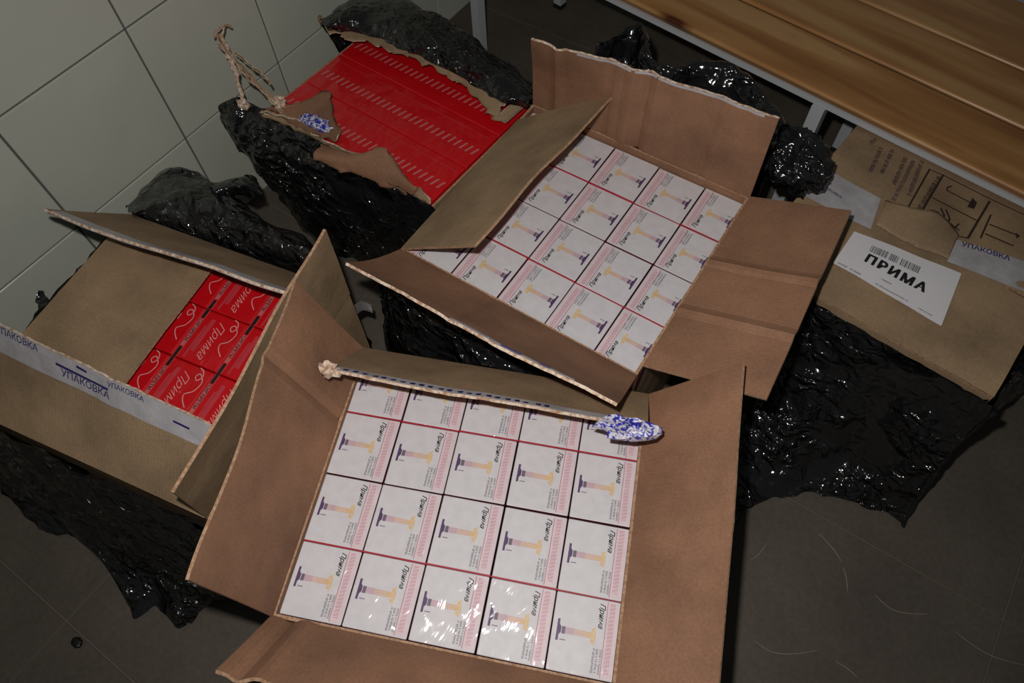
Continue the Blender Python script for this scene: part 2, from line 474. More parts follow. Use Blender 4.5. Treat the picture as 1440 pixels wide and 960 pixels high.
# ---- middle carton
RB = 0.014
cB = Carton('middle open carton behind the front one, tall far flap standing upright, white wrapped blocks inside', GB(3.85, 4.06), math.atan2(XB.y, XB.x), 4.87 * CW, 4.12 * CH, OB.z + RB)
NL, NR_, FR, FL = (cB.P(*q, OB.z + RB) for q in ((0, 0), (1, 0), (1, 1), (0, 1)))
cB.liner(OB.z - 0.098)
shBl = cB.flap(FL.lerp(NL, 0.13), NL, free(FL, YBx, 865, 130), free(NL, YBx, 667, 345), wav=0.006, seed=6, trim=0.0)
shBr = cB.flap(NR_.lerp(FR, 0.05), FR, W(1078, 562, 0.53), free(FR, YBx, 1197, 297), wav=0.005, seed=7, creases=((0.30, -0.0045), (0.58, -0.005)))
bfl, bfr = free(FL, XB, 750, 50, 0.19), free(FR, XB, 1096, 166, 0.19)
shBf = cB.flap(FR, FL, bfr, bfl, wav=0.006, torn=0.003, seed=8, creases=((0.22, 0.003), (0.50, 0.006), (0.57, -0.004), (0.66, 0.004), (0.88, -0.007)), mats=[M_CARDO, M_CARD, M_TORN])
bnl, bnr = free(NL, XB, 487, 368, 0.17), free(NR_, XB, 866, 572, 0.19)
shBn = cB.flap(NL, NR_, bnl, bnr, wav=0.006, torn=0.005, seed=9, bow=0.006, creases=((0.42, 0.0015),), mats=[M_CARDO, M_CARD, M_TORN])
# ---- left carton with red packs
yawC = math.radians(10.8)
cC = Carton('left carton half covered by a flat flap, red cigarette blocks showing beside it', (-0.571, -0.008), yawC, 0.478, 0.432, 0.42)
NL, NR_, FR, FL = (cC.P(*q, 0.42) for q in ((0, 0), (1, 0), (1, 1), (0, 1)))
cC.liner(0.285)
cnr = free(NR_, cC.e1, 300, 600); cnl = free(NL, cC.e1, -58, 423)
shCn = cC.flap(NL, NR_, cnl, cnr, wav=0.006, torn=0.004, seed=10, mats=[M_CARDO, M_CARD, M_TORN])
cfr = free(FR, cC.e1, 400, 412, 0.17); cfl = free(FL, cC.e1, 62, 299, 0.17)
shCf = cC.flap(FR, FL, cfr, cfl, wav=0.006, torn=0.003, seed=11, mats=[M_CARDO, M_CARD, M_TORN])
shCr = cC.flap(NR_, FR, free(NR_, cC.e2, 243, 692, 0.17), free(FR, cC.e2, 456, 322, 0.19), wav=0.004, seed=12)
a, b = Wpl(292, 388, Vector((0, 0, 0.426)), ZUP), Wpl(186, 526, Vector((0, 0, 0.426)), ZUP)
b2 = a - cC.e2 * (cC.ly * 0.9) 
shCl = cC.flap(FL.lerp(NL, 0.02) + ZUP * 0.004, NL.lerp(FL, 0.02) + ZUP * 0.004, a + cC.e2 * 0.03, b + (b - a).normalized() * 0.10, wav=0.003, seed=13, creases=((0.45, 0.001),))

# ---- rear carton with red packs, lid torn away
yawD = math.radians(-2.4)
cD = Carton('rear carton by the tiled wall, lid torn away over bright red cigarette blocks', (-0.674, 0.679), yawD, 0.473, 0.352, 0.377)
cD.liner(0.25)
# ---- closed carton by the bench
yawE = math.radians(-6)
cE = Carton('closed taped carton with white paper label, pushed partly under the bench', (0.345, 0.838), yawE, 0.448, 0.432, 0.397)

# ------------------------------------------------------------------ white wrapped cigarette blocks
PH = 0.09
def cell_fn(w, h, z):
    return lambda u, v: Vector(((u - 0.5) * w, (0.5 - v) * h, z))
def white_print(w, h, z):
    P = Print(); C = cell_fn(w, h, z); C2 = cell_fn(w, h, z + 0.00025); C3 = cell_fn(w, h, z + 0.0005)
    def q(fn, u0, u1, v0, v1, m): P.poly([fn(u0, v1), fn(u1, v1), fn(u1, v0), fn(u0, v0)], m)
    q(C, 0.80, 0.985, 0.015, 0.985, M_PALEPINK)
    q(C2, 0.845, 0.93, 0.03, 0.93, M_PINK)
    q(C2, 0.803, 0.812, 0.015, 0.985, M_ROSE)
    for k in range(17):                                   # fine hatching over the pink band
        a = 0.05 + k * 0.052
        P.poly([C3(0.845, a + 0.03), C3(0.93, a + 0.004), C3(0.93, a + 0.016), C3(0.845, a + 0.042)], M_PALEPINK)
    q(C, 0.068, 0.105, 0.345, 0.625, M_PURPLE)               # column: base
    P.poly([C(0.105, 0.55), C(0.135, 0.515), C(0.135, 0.445), C(0.105, 0.41)], M_PURPLE)
    q(C, 0.145, 0.20, 0.435, 0.53, M_GREYINK)
    q(C, 0.20, 0.34, 0.44, 0.525, M_MAUVE)                # shaft
    q(C, 0.34, 0.52, 0.443, 0.522, M_APRICOT)
    q(C, 0.52, 0.64, 0.446, 0.52, M_YELLOW)
    for vv in (0.452, 0.485, 0.515): q(C2, 0.22, 0.60, vv, vv + 0.006, M_MAUVE)
    q(C, 0.645, 0.662, 0.37, 0.60, M_YELLOW)               # capital
    q(C, 0.662, 0.676, 0.43, 0.54, M_YELLOW)
    P.poly([C(0.60, 0.44), C(0.60, 0.40), C(0.64, 0.38), C(0.64, 0.44)], M_YELLOW)
    P.poly([C(0.60, 0.57), C(0.60, 0.53), C(0.64, 0.53), C(0.64, 0.59)], M_YELLOW)
    q(C, 0.13, 0.22, 0.60, 0.612, M_GREYINK)
    P.text('Прима', M_INK, lambda x, y: C2(0.695 + y / w, 0.05 + x / h), 0.033 / text2d('Прима', 0.02, 0.35)[2], bold=0.02, shear=0.35)
    random.seed(3)
    P.marks(0, M_GREYINK, lambda x, y: C2(0.655 + y / w, 0.64 + x / h), 0.030, 0.0030, rows=3)
    return P.me('label_print')
def pack_meshes(w, h):
    v, f = rbox_vf(w - 0.0014, h - 0.0014, 0.0, PH, 0.0022)
    body = mesh('pack_body', v, f, [M_WHITE, M_SIDE], [1 if q < 32 else 0 for q in range(len(f))])
    return body, white_print(w - 0.004, h - 0.004, PH + 0.0003)
v, f = box_vf(Vector((0, 0, 0)), 1, 1, 1)
ROWN = {0: 'farthest', 1: 'second farthest', 2: 'second nearest', 3: 'nearest'}
COLN = ['leftmost', 'second from left', 'middle', 'second from right', 'rightmost']
def strip_mesh(wd):
    P = Print(); s = wd / 2
    vv, ff = box_vf(Vector((0, 0, PH - 0.002)), wd, 0.0022, 0.0065)
    return mesh('tear_strip', vv, ff, [M_REDTAPE])
sm = strip_mesh(CW)
pm = {}
def pack(cen, rot, wd, label, group, strip, jit):
    key = round(wd, 4)
    if key not in pm: pm[key] = pack_meshes(wd, CH)
    o = thing('cigarette_block', label, 'cigarettes', cen + Vector((jit[0], jit[1], -PH + jit[2])), rot + jit[3], group)
    link('pack_body', pm[key][0], o); link('label_print', pm[key][1], o)
    if strip:
        s = link('tear_strip', sm, o, (0, strip * (CH / 2 + 0.0002), 0)); s.scale = (wd / CW, 1, 1); s['label'] = 'red tear strip along one edge'
rj = random.Random(5)
for r in range(4):
    for c in range(5):
        wd = CW * (0.97 if c in (0, 4) else 1.0); cx = c + 0.5 + (0.015 if c == 0 else -0.015 if c == 4 else 0)
        lab = 'white cigarette block in the front carton, %s row, %s' % (ROWN[r], COLN[c])
        pack(GA(cx, r - 0.5), yawA, wd, lab, 'white cigarette blocks in the front carton', {1: 1, 3: 1}.get(r, 0),
             (rj.uniform(-.0005, .0005), rj.uniform(-.0005, .0005), rj.uniform(-.0012, .0012), rj.uniform(-.004, .004)))
for r in range(4):
    for c in range(5):
        wd = CW * (0.86 if c == 4 else 1.0); cx = c - 0.5 - (0.07 if c == 4 else 0)
        lab = 'white cigarette block in the middle carton, %s row, %s' % (ROWN[r], COLN[c])
        pack(GB(cx, r + 0.5), math.pi + math.atan2(XB.y, XB.x), wd, lab, 'white cigarette blocks in the middle carton', {0: 1, 2: 1}.get(r, 0),
             (rj.uniform(-.0005, .0005), rj.uniform(-.0005, .0005), rj.uniform(-.0012, .0012), rj.uniform(-.004, .004)))

# ------------------------------------------------------------------ red cigarette blocks in the left carton
RW, RH, RZ = 0.092, 0.1035, 0.105
def red_pack_meshes():
    v, f = rbox_vf(RW - 0.001, RH - 0.002, 0, RZ, 0.003)
    body = mesh('pack_body', v, f, [M_RED])
    P = Print(); C = cell_fn(RW, RH, RZ + 0.0003); C2 = cell_fn(RW, RH, RZ + 0.0006)
    def q(fn, u0, u1, v0, v1, m): P.poly([fn(u0, v1), fn(u1, v1), fn(u1, v0), fn(u0, v0)], m)
    q(C, 0.02, 0.028, 0.01, 0.99, M_REDDASH); q(C, 0.112, 0.12, 0.01, 0.99, M_REDDASH)     # band with bars and small letters
    q(C, 0.035, 0.105, 0.01, 0.19, M_INK); q(C, 0.035, 0.105, 0.80, 0.99, M_INK)
    q(C, 0.035, 0.105, 0.21, 0.78, M_REDDASH)
    P.text('СИГАРЕТЫ', M_INK, lambda x, y: C2(0.043 + y / RW, 0.225 + x / RH), 0.0085, bold=0.02, spacing=1.03)
    q(C, 0.27, 0.36, 0.15, 0.80, M_REDHI); q(C, 0.22, 0.26, 0.30, 0.95, M_REDHI)
    wd = P.text('Прима', M_SCRIPT, lambda x, y: C2(0.46 + y / RW, 0.16 + x / RH), 0.023, shear=0.6, bold=-0.012)
    sw = [(0.70, 0.02), (0.80, 0.06), (0.84, 0.16), (0.78, 0.24), (0.72, 0.18), (0.78, 0.12), (0.90, 0.24), (0.86, 0.42), (0.74, 0.52), (0.78, 0.62), (0.90, 0.72)]
    pts = [Vector((a, b, 0)) for a, b in sw]; last = None
    for k in range(60):
        p0 = curve(pts, k / 60); p1 = curve(pts, (k + 1) / 60); d = (p1 - p0).normalized(); n = Vector((-d.y, d.x, 0)) * 0.008
        P.poly([C2(p0.x - n.x, p0.y - n.y), C2(p1.x - n.x, p1.y - n.y), C2(p1.x + n.x, p1.y + n.y), C2(p0.x + n.x, p0.y + n.y)], M_SCRIPT)
    return body, P.me('label_print')
rb_, rp_ = red_pack_meshes()
v, f = rbox_vf(0.042, RH - 0.002, 0, RZ, 0.003)
slim = mesh('pack_body', v, f, [M_RED])
for r in range(4):
    for c in range(5):
        cx = 0.057 + (c + 0.5) * RW if c < 4 else 0.057 + 4 * RW + 0.0225
        ctr = cC.P(0, 0, 0) + cC.e1 * cx + cC.e2 * (cC.ly - 0.008 - (r + 0.5) * RH)
        lb = 'red script block in the left carton, %s row, %s of four' % (ROWN[r], ('leftmost', 'second from left', 'second from right', 'rightmost')[c]) if c < 4 else 'narrow plain red block at the left carton right side, %s row' % ROWN[r]
        o = thing('cigarette_block', lb, 'cigarettes', Vector((ctr.x, ctr.y, 0.290)), yawC, 'red cigarette blocks in the left carton')
        link('pack_body', rb_ if c < 4 else slim, o)
        if c < 4: link('label_print', rp_, o)
# three long red blocks in the rear carton
DL, DW, DZ = cD.lx - 0.016, (cD.ly - 0.016) / 3, 0.128
v, f = rbox_vf(DL, DW - 0.001, 0, DZ, 0.003); db = mesh('block_body', v, f, [M_RED])
P = Print(); n = 29
for k in range(n):
    x = -DL / 2 + 0.012 + (DL - 0.03) * k / (n - 1)
    P.poly([(x, -0.020, DZ + .0003), (x + 0.0050, -0.020, DZ + .0003), (x + 0.0105, 0.001, DZ + .0003), (x + 0.0055, 0.001, DZ + .0003)], M_REDDASH)
P.poly([(-DL / 2 + .01, 0.036, DZ + .0003), (DL / 2 - .01, 0.036, DZ + .0003), (DL / 2 - .01, 0.0372, DZ + .0003), (-DL / 2 + .01, 0.0372, DZ + .0003)], M_REDHI)
dp = P.me('dash_print')
for k, nm in enumerate(('nearest', 'middle', 'farthest')):
    ctr = cD.P(0.5, 0, 0) + cD.e2 * (0.008 + (k + 0.5) * DW)
    o = thing('cigarette_block', 'long red block with a row of pale dashes in the rear carton, %s of three' % nm, 'cigarettes', Vector((ctr.x, ctr.y, 0.254)), yawD, 'long red blocks in the rear carton')
    link('block_body', db, o); link('dash_print', dp, o)

# ------------------------------------------------------------------ tape, torn board and print on the cartons
# left carton, near flap: wide pale tape along its free edge on the outside (negative side of the sheet)
sgn = 1
tC = tape_on(cC.root, shCn, 0.0, 1.0, 1.0, 0.74, sgn * 0.0030)
P = Print(); Ln = (shCn.at(1, 1) - shCn.at(0, 1)).length
def fnC(u0, v0, k=1.0): return lambda x, y: shCn.at(u0 + x / Ln, v0 + y / 0.17, sgn * 0.0037)
P.text('УПАКОВКА УПАКОВКА', M_TAPEINK, fnC(0.0, 0.93), 0.0150, bold=0.01)
P.text('УПАКОВКА', M_TAPEINK, fnC(0.44, 0.80), 0.0165, bold=0.01)
P.text('УПАКОВКА', M_TAPEINK, fnC(0.62, 0.93), 0.0120, bold=0.01)
for u0, u1, v0 in ((0.42, 0.60, 0.885), (0.50, 0.54, 0.95), (0.60, 0.92, 0.87)):
    P.poly([shCn.at(u0, v0, sgn * .0037), shCn.at(u1, v0 - 0.01, sgn * .0037), shCn.at(u1, v0 + 0.012, sgn * .0037), shCn.at(u0, v0 + 0.025, sgn * .0037)], M_TAPEINK)
P.out(tC, 'lettering')
tCf = tape_on(cC.root, shCf, 0.0, 0.97, 1.0, 0.88, 0.0030)
tCf2 = tape_on(cC.root, shCf, 0.0, 0.97, 1.0, 0.88, -0.0030)
P = Print()
for u0, u1 in ((0.10, 0.16), (0.20, 0.24), (0.42, 0.50), (0.53, 0.60), (0.95, 0.99)):
    P.poly([shCf.at(u0, 0.95, -.0037), shCf.at(u1, 0.95, -.0037), shCf.at(u1, 1.0, -.0037), shCf.at(u0, 1.0, -.0037)], M_TAPEINK)
P.out(tCf2, 'lettering')['kind'] = 'stuff'
# middle carton, near flap: blue lettered tape rest hanging over the free edge
tB = tape_on(cB.root, shBn, 0.42, 0.86, 1.0, 0.955, -0.0030, rag=0.02)
P = Print()
Lb = (shBn.at(1, 1) - shBn.at(0, 1)).length
P.text('УПАКОВКА', M_TAPEBLUE, lambda x, y: shBn.at(0.45 + x / Lb, 0.962 + y / 0.3, -0.0037), 0.011)
for u0, u1 in ((0.61, 0.68), (0.74, 0.78)):
    P.poly([shBn.at(u0, 0.96, -.0037), shBn.at(u0, 0.998, -.0037), shBn.at(u1, 0.998, -.0037), shBn.at(u1, 0.955, -.0037)], M_TAPEBLUE)
P.out(tB, 'lettering')
tape_on(cB.root, shBf, 0.05, 0.8, 1.0, 0.975, -0.0030)
# front carton, far flap: torn white tape along the free edge
tA = tape_on(cA.root, shAf, 0.02, 0.98, 1.0, 0.88, 0.0030, rag=0.02)
P = Print()
for k in range(22):
    u0 = 0.30 + k * 0.03 + 0.01 * nz(Vector((k * 1.7, 0, 0)), 1); va = 0.92 + 0.05 * abs(nz(Vector((k * 2.3, 4, 0)), 1)); P.poly([shAf.at(u0, va, .0037), shAf.at(u0, 0.985, .0037), shAf.at(u0 + 0.013, 0.985, .0037), shAf.at(u0 + 0.017, va + .02, .0037)], M_TAPEINK)
P.out(tA, 'lettering')['kind'] = 'stuff'

def crumple(c, rx, ry, rz, seed, ridge=0.5, seg=26, rings=16, e1=Vector((1, 0, 0)), e2=Vector((0, 1, 0)), fs=2.6, jag=0.0):
    V = []; F = []
    for i in range(rings + 1):
        th = math.pi * i / rings
        for k in range(seg):
            ph = 2 * math.pi * k / seg
            d = Vector((math.sin(th) * math.cos(ph), math.sin(th) * math.sin(ph), math.cos(th)))
            r = 1 + ridge * (noise.ridged_multi_fractal(d * fs * 0.5 + Vector((seed, 0, 0)), 1.0, 2.1, 4, 1.0, 2.0) * 0.35 - 0.4)
            if jag: r *= 1 + jag * (2 * random.random() - 1)
            V.append(c + e1 * (d.x * rx * r) + e2 * (d.y * ry * r) + ZUP * (d.z * rz * r))
    for i in range(rings):
        for k in range(seg):
            a = i * seg + k; b = i * seg + (k + 1) % seg
            F.append((a, a + seg, b + seg, b))
    return V, F
# crumpled tape end at the far right corner of the front carton's flap
def blue_white():
    k = NT('crumpled_printed_tape'); c = k.ramp(k.noise(k.pos(), 130, 2, 0.5, 1.0), [(0.47, s2l((210, 208, 216))), (0.55, s2l((44, 48, 170)))])
    return k.set(Base_Color=c, Roughness=0.3, Normal=k.bump(k.noise(k.pos(), 160, 3), 0.5, 0.004))
M_BW = blue_white()
V, F = crumple(shAf.at(0.06, 0.97) - YAx * -0.008, 0.042, 0.016, 0.020, 3.1, 0.6, 15, 9, e1=XA, e2=YAx, jag=0.3)
part(cA.root, 'crumpled_tape_end', V, F, [M_BW], smooth=False, label='crumpled white tape end with blue print')
V, F = crumple(shAf.at(0.985, 0.98), 0.015, 0.011, 0.014, 5.1, 0.6, 11, 7, e1=XA, e2=YAx, jag=0.35)
part(cA.root, 'crumpled_tape_end', V, F, [M_TORN], label='pale torn paper tuft')

def ragged(parent, name, rows, mats, nu=30, nv=8, amp=0.006, rag=0.010, t=0.003, seed=1.0, label=None, rim=2, sm=True):
    """a torn scrap lofted through rows of points"""
    g = []
    for i in range(nu + 1):
        u = i / nu; col = [curve(r, u) for r in rows]
        line = [curve(col, j / nv) for j in range(nv + 1)]
        g.append(line)
    for i in range(nu + 1):
        for j in range(nv + 1):
            p = g[i][j]; e = rag if (i in (0, nu) or j in (0, nv)) else rag * 0.25
            g[i][j] = p + Vector(((nz(p, 45, seed) + 0.6 * nz(p, 120, seed)) * e, (nz(p, 45, seed + 5) + 0.6 * nz(p, 120, seed + 5)) * e, nz(p, 18, seed + 9) * amp))
    V, F, MI, UV = Sheet(g).slab(t, rim)
    return part(parent, name, V, F, mats, MI, UV, smooth=sm, label=label)
TORN3 = [M_CARD, M_CARDO, M_TORN]
# rear carton: what is left of its lid
ragged(cD.root, 'torn_flap', [[W(372, 152, .40), W(400, 168, .405), W(440, 186, .405), W(470, 200, .405)], [W(395, 152, .42), W(425, 146, .43), W(455, 158, .43), W(476, 190, .42)], [W(405, 150, .42), W(440, 136, .435), W(462, 131, .44), W(466, 160, .42)]], TORN3, seed=2)
ragged(cD.root, 'torn_flap', [[W(445, 226, .395), W(490, 243, .385), W(530, 258, .38), W(585, 276, .385)], [W(440, 214, .41), W(490, 228, .41), W(535, 240, .41), W(582, 264, .405)], [W(455, 200, .405), W(500, 218, .42), W(540, 208, .44), W(560, 236, .41)]], TORN3, seed=3)
ragged(cD.root, 'torn_flap', [[W(365, 155, .41), W(410, 170, .405), W(480, 206, .40), W(550, 236, .395), W(606, 280, .395)], [W(368, 162, .40), W(412, 180, .395), W(480, 216, .385), W(548, 250, .385), W(604, 288, .385)]], TORN3, seed=4, nv=3)
ragged(cD.root, 'torn_flap', [[W(448, 24, .44), W(525, 40, .44), W(600, 74, .44), W(664, 106, .44), W(716, 146, .43)], [W(462, 46, .43), W(525, 62, .425), W(592, 88, .42), W(650, 118, .42), W(692, 164, .41)]], TORN3, seed=5, nv=6, nu=60, rag=0.016)
ragged(cD.root, 'torn_flap', [[W(690, 166, .405), W(715, 150, .42), W(742, 122, .43)], [W(712, 172, .40), W(735, 152, .41), W(748, 138, .42)]], TORN3, seed=6, nu=8, nv=3, rag=0.004)
# long frayed strips sticking up at its corner
def strip(parent, name, pts, wd, mats, seed, t=0.0014, n=34, label=None):
    g = []
    for i in range(n + 1):
        u = i / n; p = curve(pts, u); q = curve(pts, min(u + 0.02, 1)) - curve(pts, max(u - 0.02, 0)); d = q.normalized()
        s = d.cross(Vector((0.3 * math.sin(seed), 0.3 * math.cos(seed), 1))).normalized(); s = (s + ZUP * 0.5 * math.sin(u * 3 + seed)).normalized()
        w0 = wd * (0.30 + 0.9 * abs(nz(Vector((u * 9, seed, 0)), 1.0)) + 0.25 * math.sin(math.pi * u)); w1 = wd * (0.25 + 0.9 * abs(nz(Vector((u * 11, seed, 5)), 1.0)))
        p = p + Vector((nz(p, 60, seed), nz(p, 60, seed + 2), nz(p, 60, seed + 4))) * 0.004
        g.append([p - s * w0 * 0.5, p + d.cross(s) * 0.003, p + s * w1 * 0.5])
    V, F, MI, UV = Sheet(g).slab(t)
    return part(parent, name, V, F, mats, MI, UV, label=label)
strip(cD.root, 'torn_strip', [W(304, 46, .50), W(318, 72, .49), W(345, 100, .47), W(372, 130, .45), W(398, 158, .42)], 0.020, [M_TORN, M_CARDO, M_TORN], 1.0, label='frayed pale cardboard strip')
strip(cD.root, 'torn_strip', [W(314, 60, .49), W(326, 90, .47), W(334, 118, .45), W(344, 146, .42)], 0.015, [M_TORN, M_TORN, M_TORN], 2.0, label='frayed pale cardboard strip')
strip(cD.root, 'torn_strip', [W(330, 72, .49), W(352, 92, .47), W(366, 104, .46), W(380, 118, .45)], 0.008, [M_TORN, M_CARDO, M_TORN], 3.0, label='frayed pale cardboard strip')
strip(cD.root, 'torn_strip', [W(316, 36, .51), W(312, 54, .50), W(326, 78, .485)], 0.012, [M_TORN, M_TORN, M_TORN], 4.0, label='frayed pale cardboard strip')
strip(cD.root, 'torn_strip', [W(364, 156, .43), W(390, 160, .43), W(420, 168, .42), W(450, 182, .41)], 0.010, [M_TORN, M_CARDO, M_TORN], 5.0, label='frayed pale cardboard strip')
strip(cD.root, 'torn_strip', [W(300, 52, .50), W(306, 44, .505), W(318, 34, .51), W(326, 38, .51)], 0.010, [M_TORN, M_CARDO, M_TORN], 6.0, label='frayed pale cardboard strip')
strip(cD.root, 'torn_strip', [W(306, 60, .49), W(330, 84, .48), W(350, 112, .46), W(384, 140, .44)], 0.012, [M_CARDO, M_CARDO, M_TORN], 7.0, label='frayed brown cardboard strip')
V, F = crumple(W(392, 143, .43), 0.018, 0.013, 0.011, 6.0, 0.7, 12, 7, jag=0.35); part(cD.root, 'torn_strip', V, F, [M_TORN], label='pale paper tuft')
V, F = crumple(W(342, 147, .40), 0.014, 0.011, 0.010, 7.0, 0.7, 12, 7, jag=0.35); part(cD.root, 'torn_strip', V, F, [M_TORN], label='pale paper tuft')
V, F = crumple(W(447, 173, .425), 0.040, 0.015, 0.008, 8.0, 0.6, 16, 8, e1=cD.e1, e2=cD.e2, jag=0.3); part(cD.root, 'packing_tape', V, F, [M_BW], label='scrap of white tape with blue print')

# closed carton by the bench: lid flaps, tape, paper label, printed marks
zE = 0.397
def Esheet(u0, u1, v0, v1, sag):
    return [[cE.P(u0 + (u1 - u0) * i / 24, v0 + (v1 - v0) * j / 12, zE + 0.003 + sag * math.sin(math.pi * (v0 + (v1 - v0) * j / 12)) + 0.004 * nz(Vector((i * .25, j * .25, u0 + v0)), 1)) for j in range(13)] for i in range(25)]
for v0, v1 in ((0.0, 0.497), (0.503, 1.0)):
    sh = Sheet(Esheet(0, 1, v0, v1, 0.008)); V, F, MI, UV = sh.slab(0.0045)
    part(cE.root, 'flap', V, F, [M_CARDO, M_CARD, M_EDGE], MI, UV)
lid = Sheet(Esheet(0, 1, 0, 1, 0.008))
def onE(x, y, off=0.0075):                      # photo point -> point on the lid
    p = Wpl(x, y, Vector((0, 0, zE + 0.008)), ZUP); d = p - cE.o
    u, v_ = d.dot(cE.e1) / cE.lx, d.dot(cE.e2) / cE.ly
    return cE.P(u, v_, lid.at(u, v_).z + off)
def patch(parent, name, q, off, mat, nu=14, nv=6, label=None, t=0.0005):
    """q: four photo points TL, TR, BR, BL of something lying on the lid"""
    g = []
    for i in range(nu + 1):
        g.append([])
        for j in range(nv + 1):
            u, v_ = i / nu, j / nv
            top = [q[0][k] * (1 - u) + q[1][k] * u for k in (0, 1)]; bot = [q[3][k] * (1 - u) + q[2][k] * u for k in (0, 1)]
            g[-1].append(onE(bot[0] * (1 - v_) + top[0] * v_, bot[1] * (1 - v_) + top[1] * v_, off))
    V, F, MI, UV = Sheet(g).slab(t, 0)
    return part(parent, name, V, F, [mat], [0] * len(F), UV, label=label)
tE1 = patch(cE.root, 'packing_tape', [(1150, 236), (1236, 284), (1222, 326), (1130, 282)], 0.0062, M_TAPE)
tE2 = patch(cE.root, 'packing_tape', [(1342, 341), (1446, 374), (1446, 416), (1328, 372)], 0.0062, M_TAPE)
P = Print()
def line_fn(p0, p1, off=0.0069):
    d = Vector((p1[0] - p0[0], p1[1] - p0[1])); 
    a, b = onE(*p0, off), onE(*p1, off); ex = (b - a).normalized(); ey = ZUP.cross(ex)
    def fn_(x, y):
        p = a + ex * x + ey * y; d = p - cE.o
        p.z = lid.at(d.dot(cE.e1) / cE.lx, d.dot(cE.e2) / cE.ly).z + off; return p
    return fn_
P.text('УПАКОВКА', M_TAPEINK, line_fn((1150, 266), (1222, 308)), 0.0085, bold=0.02)
P.out(tE1, 'lettering')
P = Print(); P.text('УПАКОВКА', M_TAPEINK, line_fn((1348, 350), (1446, 380)), 0.015, bold=0.02); P.out(tE2, 'lettering')
lab = patch(cE.root, 'paper_label', [(1199, 329), (1348, 389), (1322, 460), (1170, 372)], 0.0066, M_PAPER, label='white paper label reading ПРИМА with a barcode')
P = Print()
fn = line_fn((1212, 371), (1291, 412), 0.0076)
for dx, dy, dz in ((0, 0, 0), (.0010, 0, .0001), (.0019, .0002, .0002), (.0010, .0008, .0003)):
    P.text('ПРИМА', M_LABELINK, lambda x, y: fn(x + dx, y + dy) + ZUP * dz, 0.0262, bold=0.02, spacing=1.27)
P.out(lab, 'lettering'); P = Print()
fb = line_fn((1219, 358), (1300, 394), 0.0076); rb = random.Random(4); x = 0.0
while x < 0.088:
    wd = rb.choice((0.0009, 0.0014, 0.002)); 
    if rb.random() < 0.93: P.poly([fb(x, 0), fb(x + wd, 0), fb(x + wd, 0.016), fb(x, 0.016)], M_LABELGREY)
    x += wd + rb.choice((0.0008, 0.0012, 0.0018))
P.out(lab, 'barcode'); P = Print()
P.marks(0, M_LABELINK, line_fn((1176, 373), (1218, 396), 0.0076), 0.016, 0.003)
P.marks(0, M_LABELINK, line_fn((1192, 382), (1218, 396), 0.0076), 0.020, 0.003)
P.marks(0, M_LABELINK, line_fn((1236, 396), (1258, 407), 0.0076), 0.020, 0.0026)
P.marks(0, M_LABELGREY, line_fn((1228, 402), (1276, 428), 0.0076), 0.060, 0.0028)
P.marks(0, M_LABELGREY, line_fn((1288, 436), (1312, 449), 0.0076), 0.024, 0.0028)
P.out(lab, 'small_print')['kind'] = 'stuff'
P = Print()
def stroke(pts, wd, m=M_BOXINK, off=0.0066):
    for a, b in zip(pts[:-1], pts[1:]):
        A, B = onE(*a, off), onE(*b, off); d = (B - A).normalized(); n = ZUP.cross(d) * wd / 2
        P.poly([A - n, B - n, B + n, A + n], m)
def K(x, y): return (1130 + x / 4.571, 130 + y / 4.571)
for pts, wd in (([K(805, 500), K(640, 792)], .0032), ([K(893, 535), K(712, 842)], .0036), ([K(1190, 705), K(1040, 955)], .0040),
                ([K(800, 502), K(893, 540), K(1190, 690), K(1440, 812)], .0022), ([K(815, 690), K(1105, 840)], .0026), ([K(640, 790), K(712, 838), K(900, 925), K(1040, 955)], .0024),
                ([K(945, 612), K(915, 622), K(910, 642), K(1062, 722)], .0024), ([K(1195, 795), K(1120, 955)], .0030), ([K(1180, 862), K(1360, 938)], .0028), ([K(1150, 925), K(1330, 1005)], .0028),
                ([K(868, 760), K(890, 810), K(860, 850)], .0034), ([K(900, 770), K(925, 830), K(900, 880)], .0034), ([K(930, 860), K(985, 905)], .003), ([K(985, 860), K(930, 915)], .003), ([K(945, 880), K(940, 925)], .003)):
    stroke(pts, wd)
for pts in ([K(1040, 750), K(1075, 690), K(1105, 720), K(1085, 762)], [K(790, 800), K(810, 768), K(855, 785), K(832, 815)], [K(1345, 918), K(1375, 940), K(1350, 958)]):
    P.poly([onE(*q, 0.0066) for q in pts], M_BOXINK)
def vline(x0, y0, x1, y1, h, m, seed):
    random.seed(seed); a, b = onE(*K(x0, y0), .0066), onE(*K(x1, y1), .0066); ex = (b - a); L = ex.length; ex.normalize(); ey = ZUP.cross(ex)
    P.marks(0, m, lambda x, y: a + ex * x + ey * y, L, h)
vline(555, 370, 480, 525, .0078, M_BOXPURPLE, 1); vline(480, 360, 405, 525, .0078, M_BOXPURPLE, 2)
vline(745, 440, 655, 665, .0078, M_BOXPURPLE, 3); vline(690, 440, 545, 720, .0078, M_BOXPURPLE, 4); vline(640, 420, 555, 600, .0078, M_BOXPURPLE, 5)
vline(455, 300, 420, 320, .0085, M_BOXPURPLE, 6); vline(850, 545, 690, 800, .0085, M_BOXINK, 7)
P.out(cE.root, 'printed_marks')
# torn lid ply curling over the middle of the seam
ragged(cE.root, 'torn_ply', [[onE(1228, 322, .010), onE(1262, 342, .010), onE(1296, 356, .010), onE(1330, 370, .010)],
                             [onE(1236, 300, .014), onE(1270, 320, .020), onE(1302, 334, .020), onE(1336, 350, .012)],
                             [onE(1240, 288, .010), onE(1276, 306, .026), onE(1310, 312, .024), onE(1344, 338, .010)]], [M_CARDO, M_CARD, M_TORN], seed=12, amp=0.002, rag=0.003, t=0.0015)

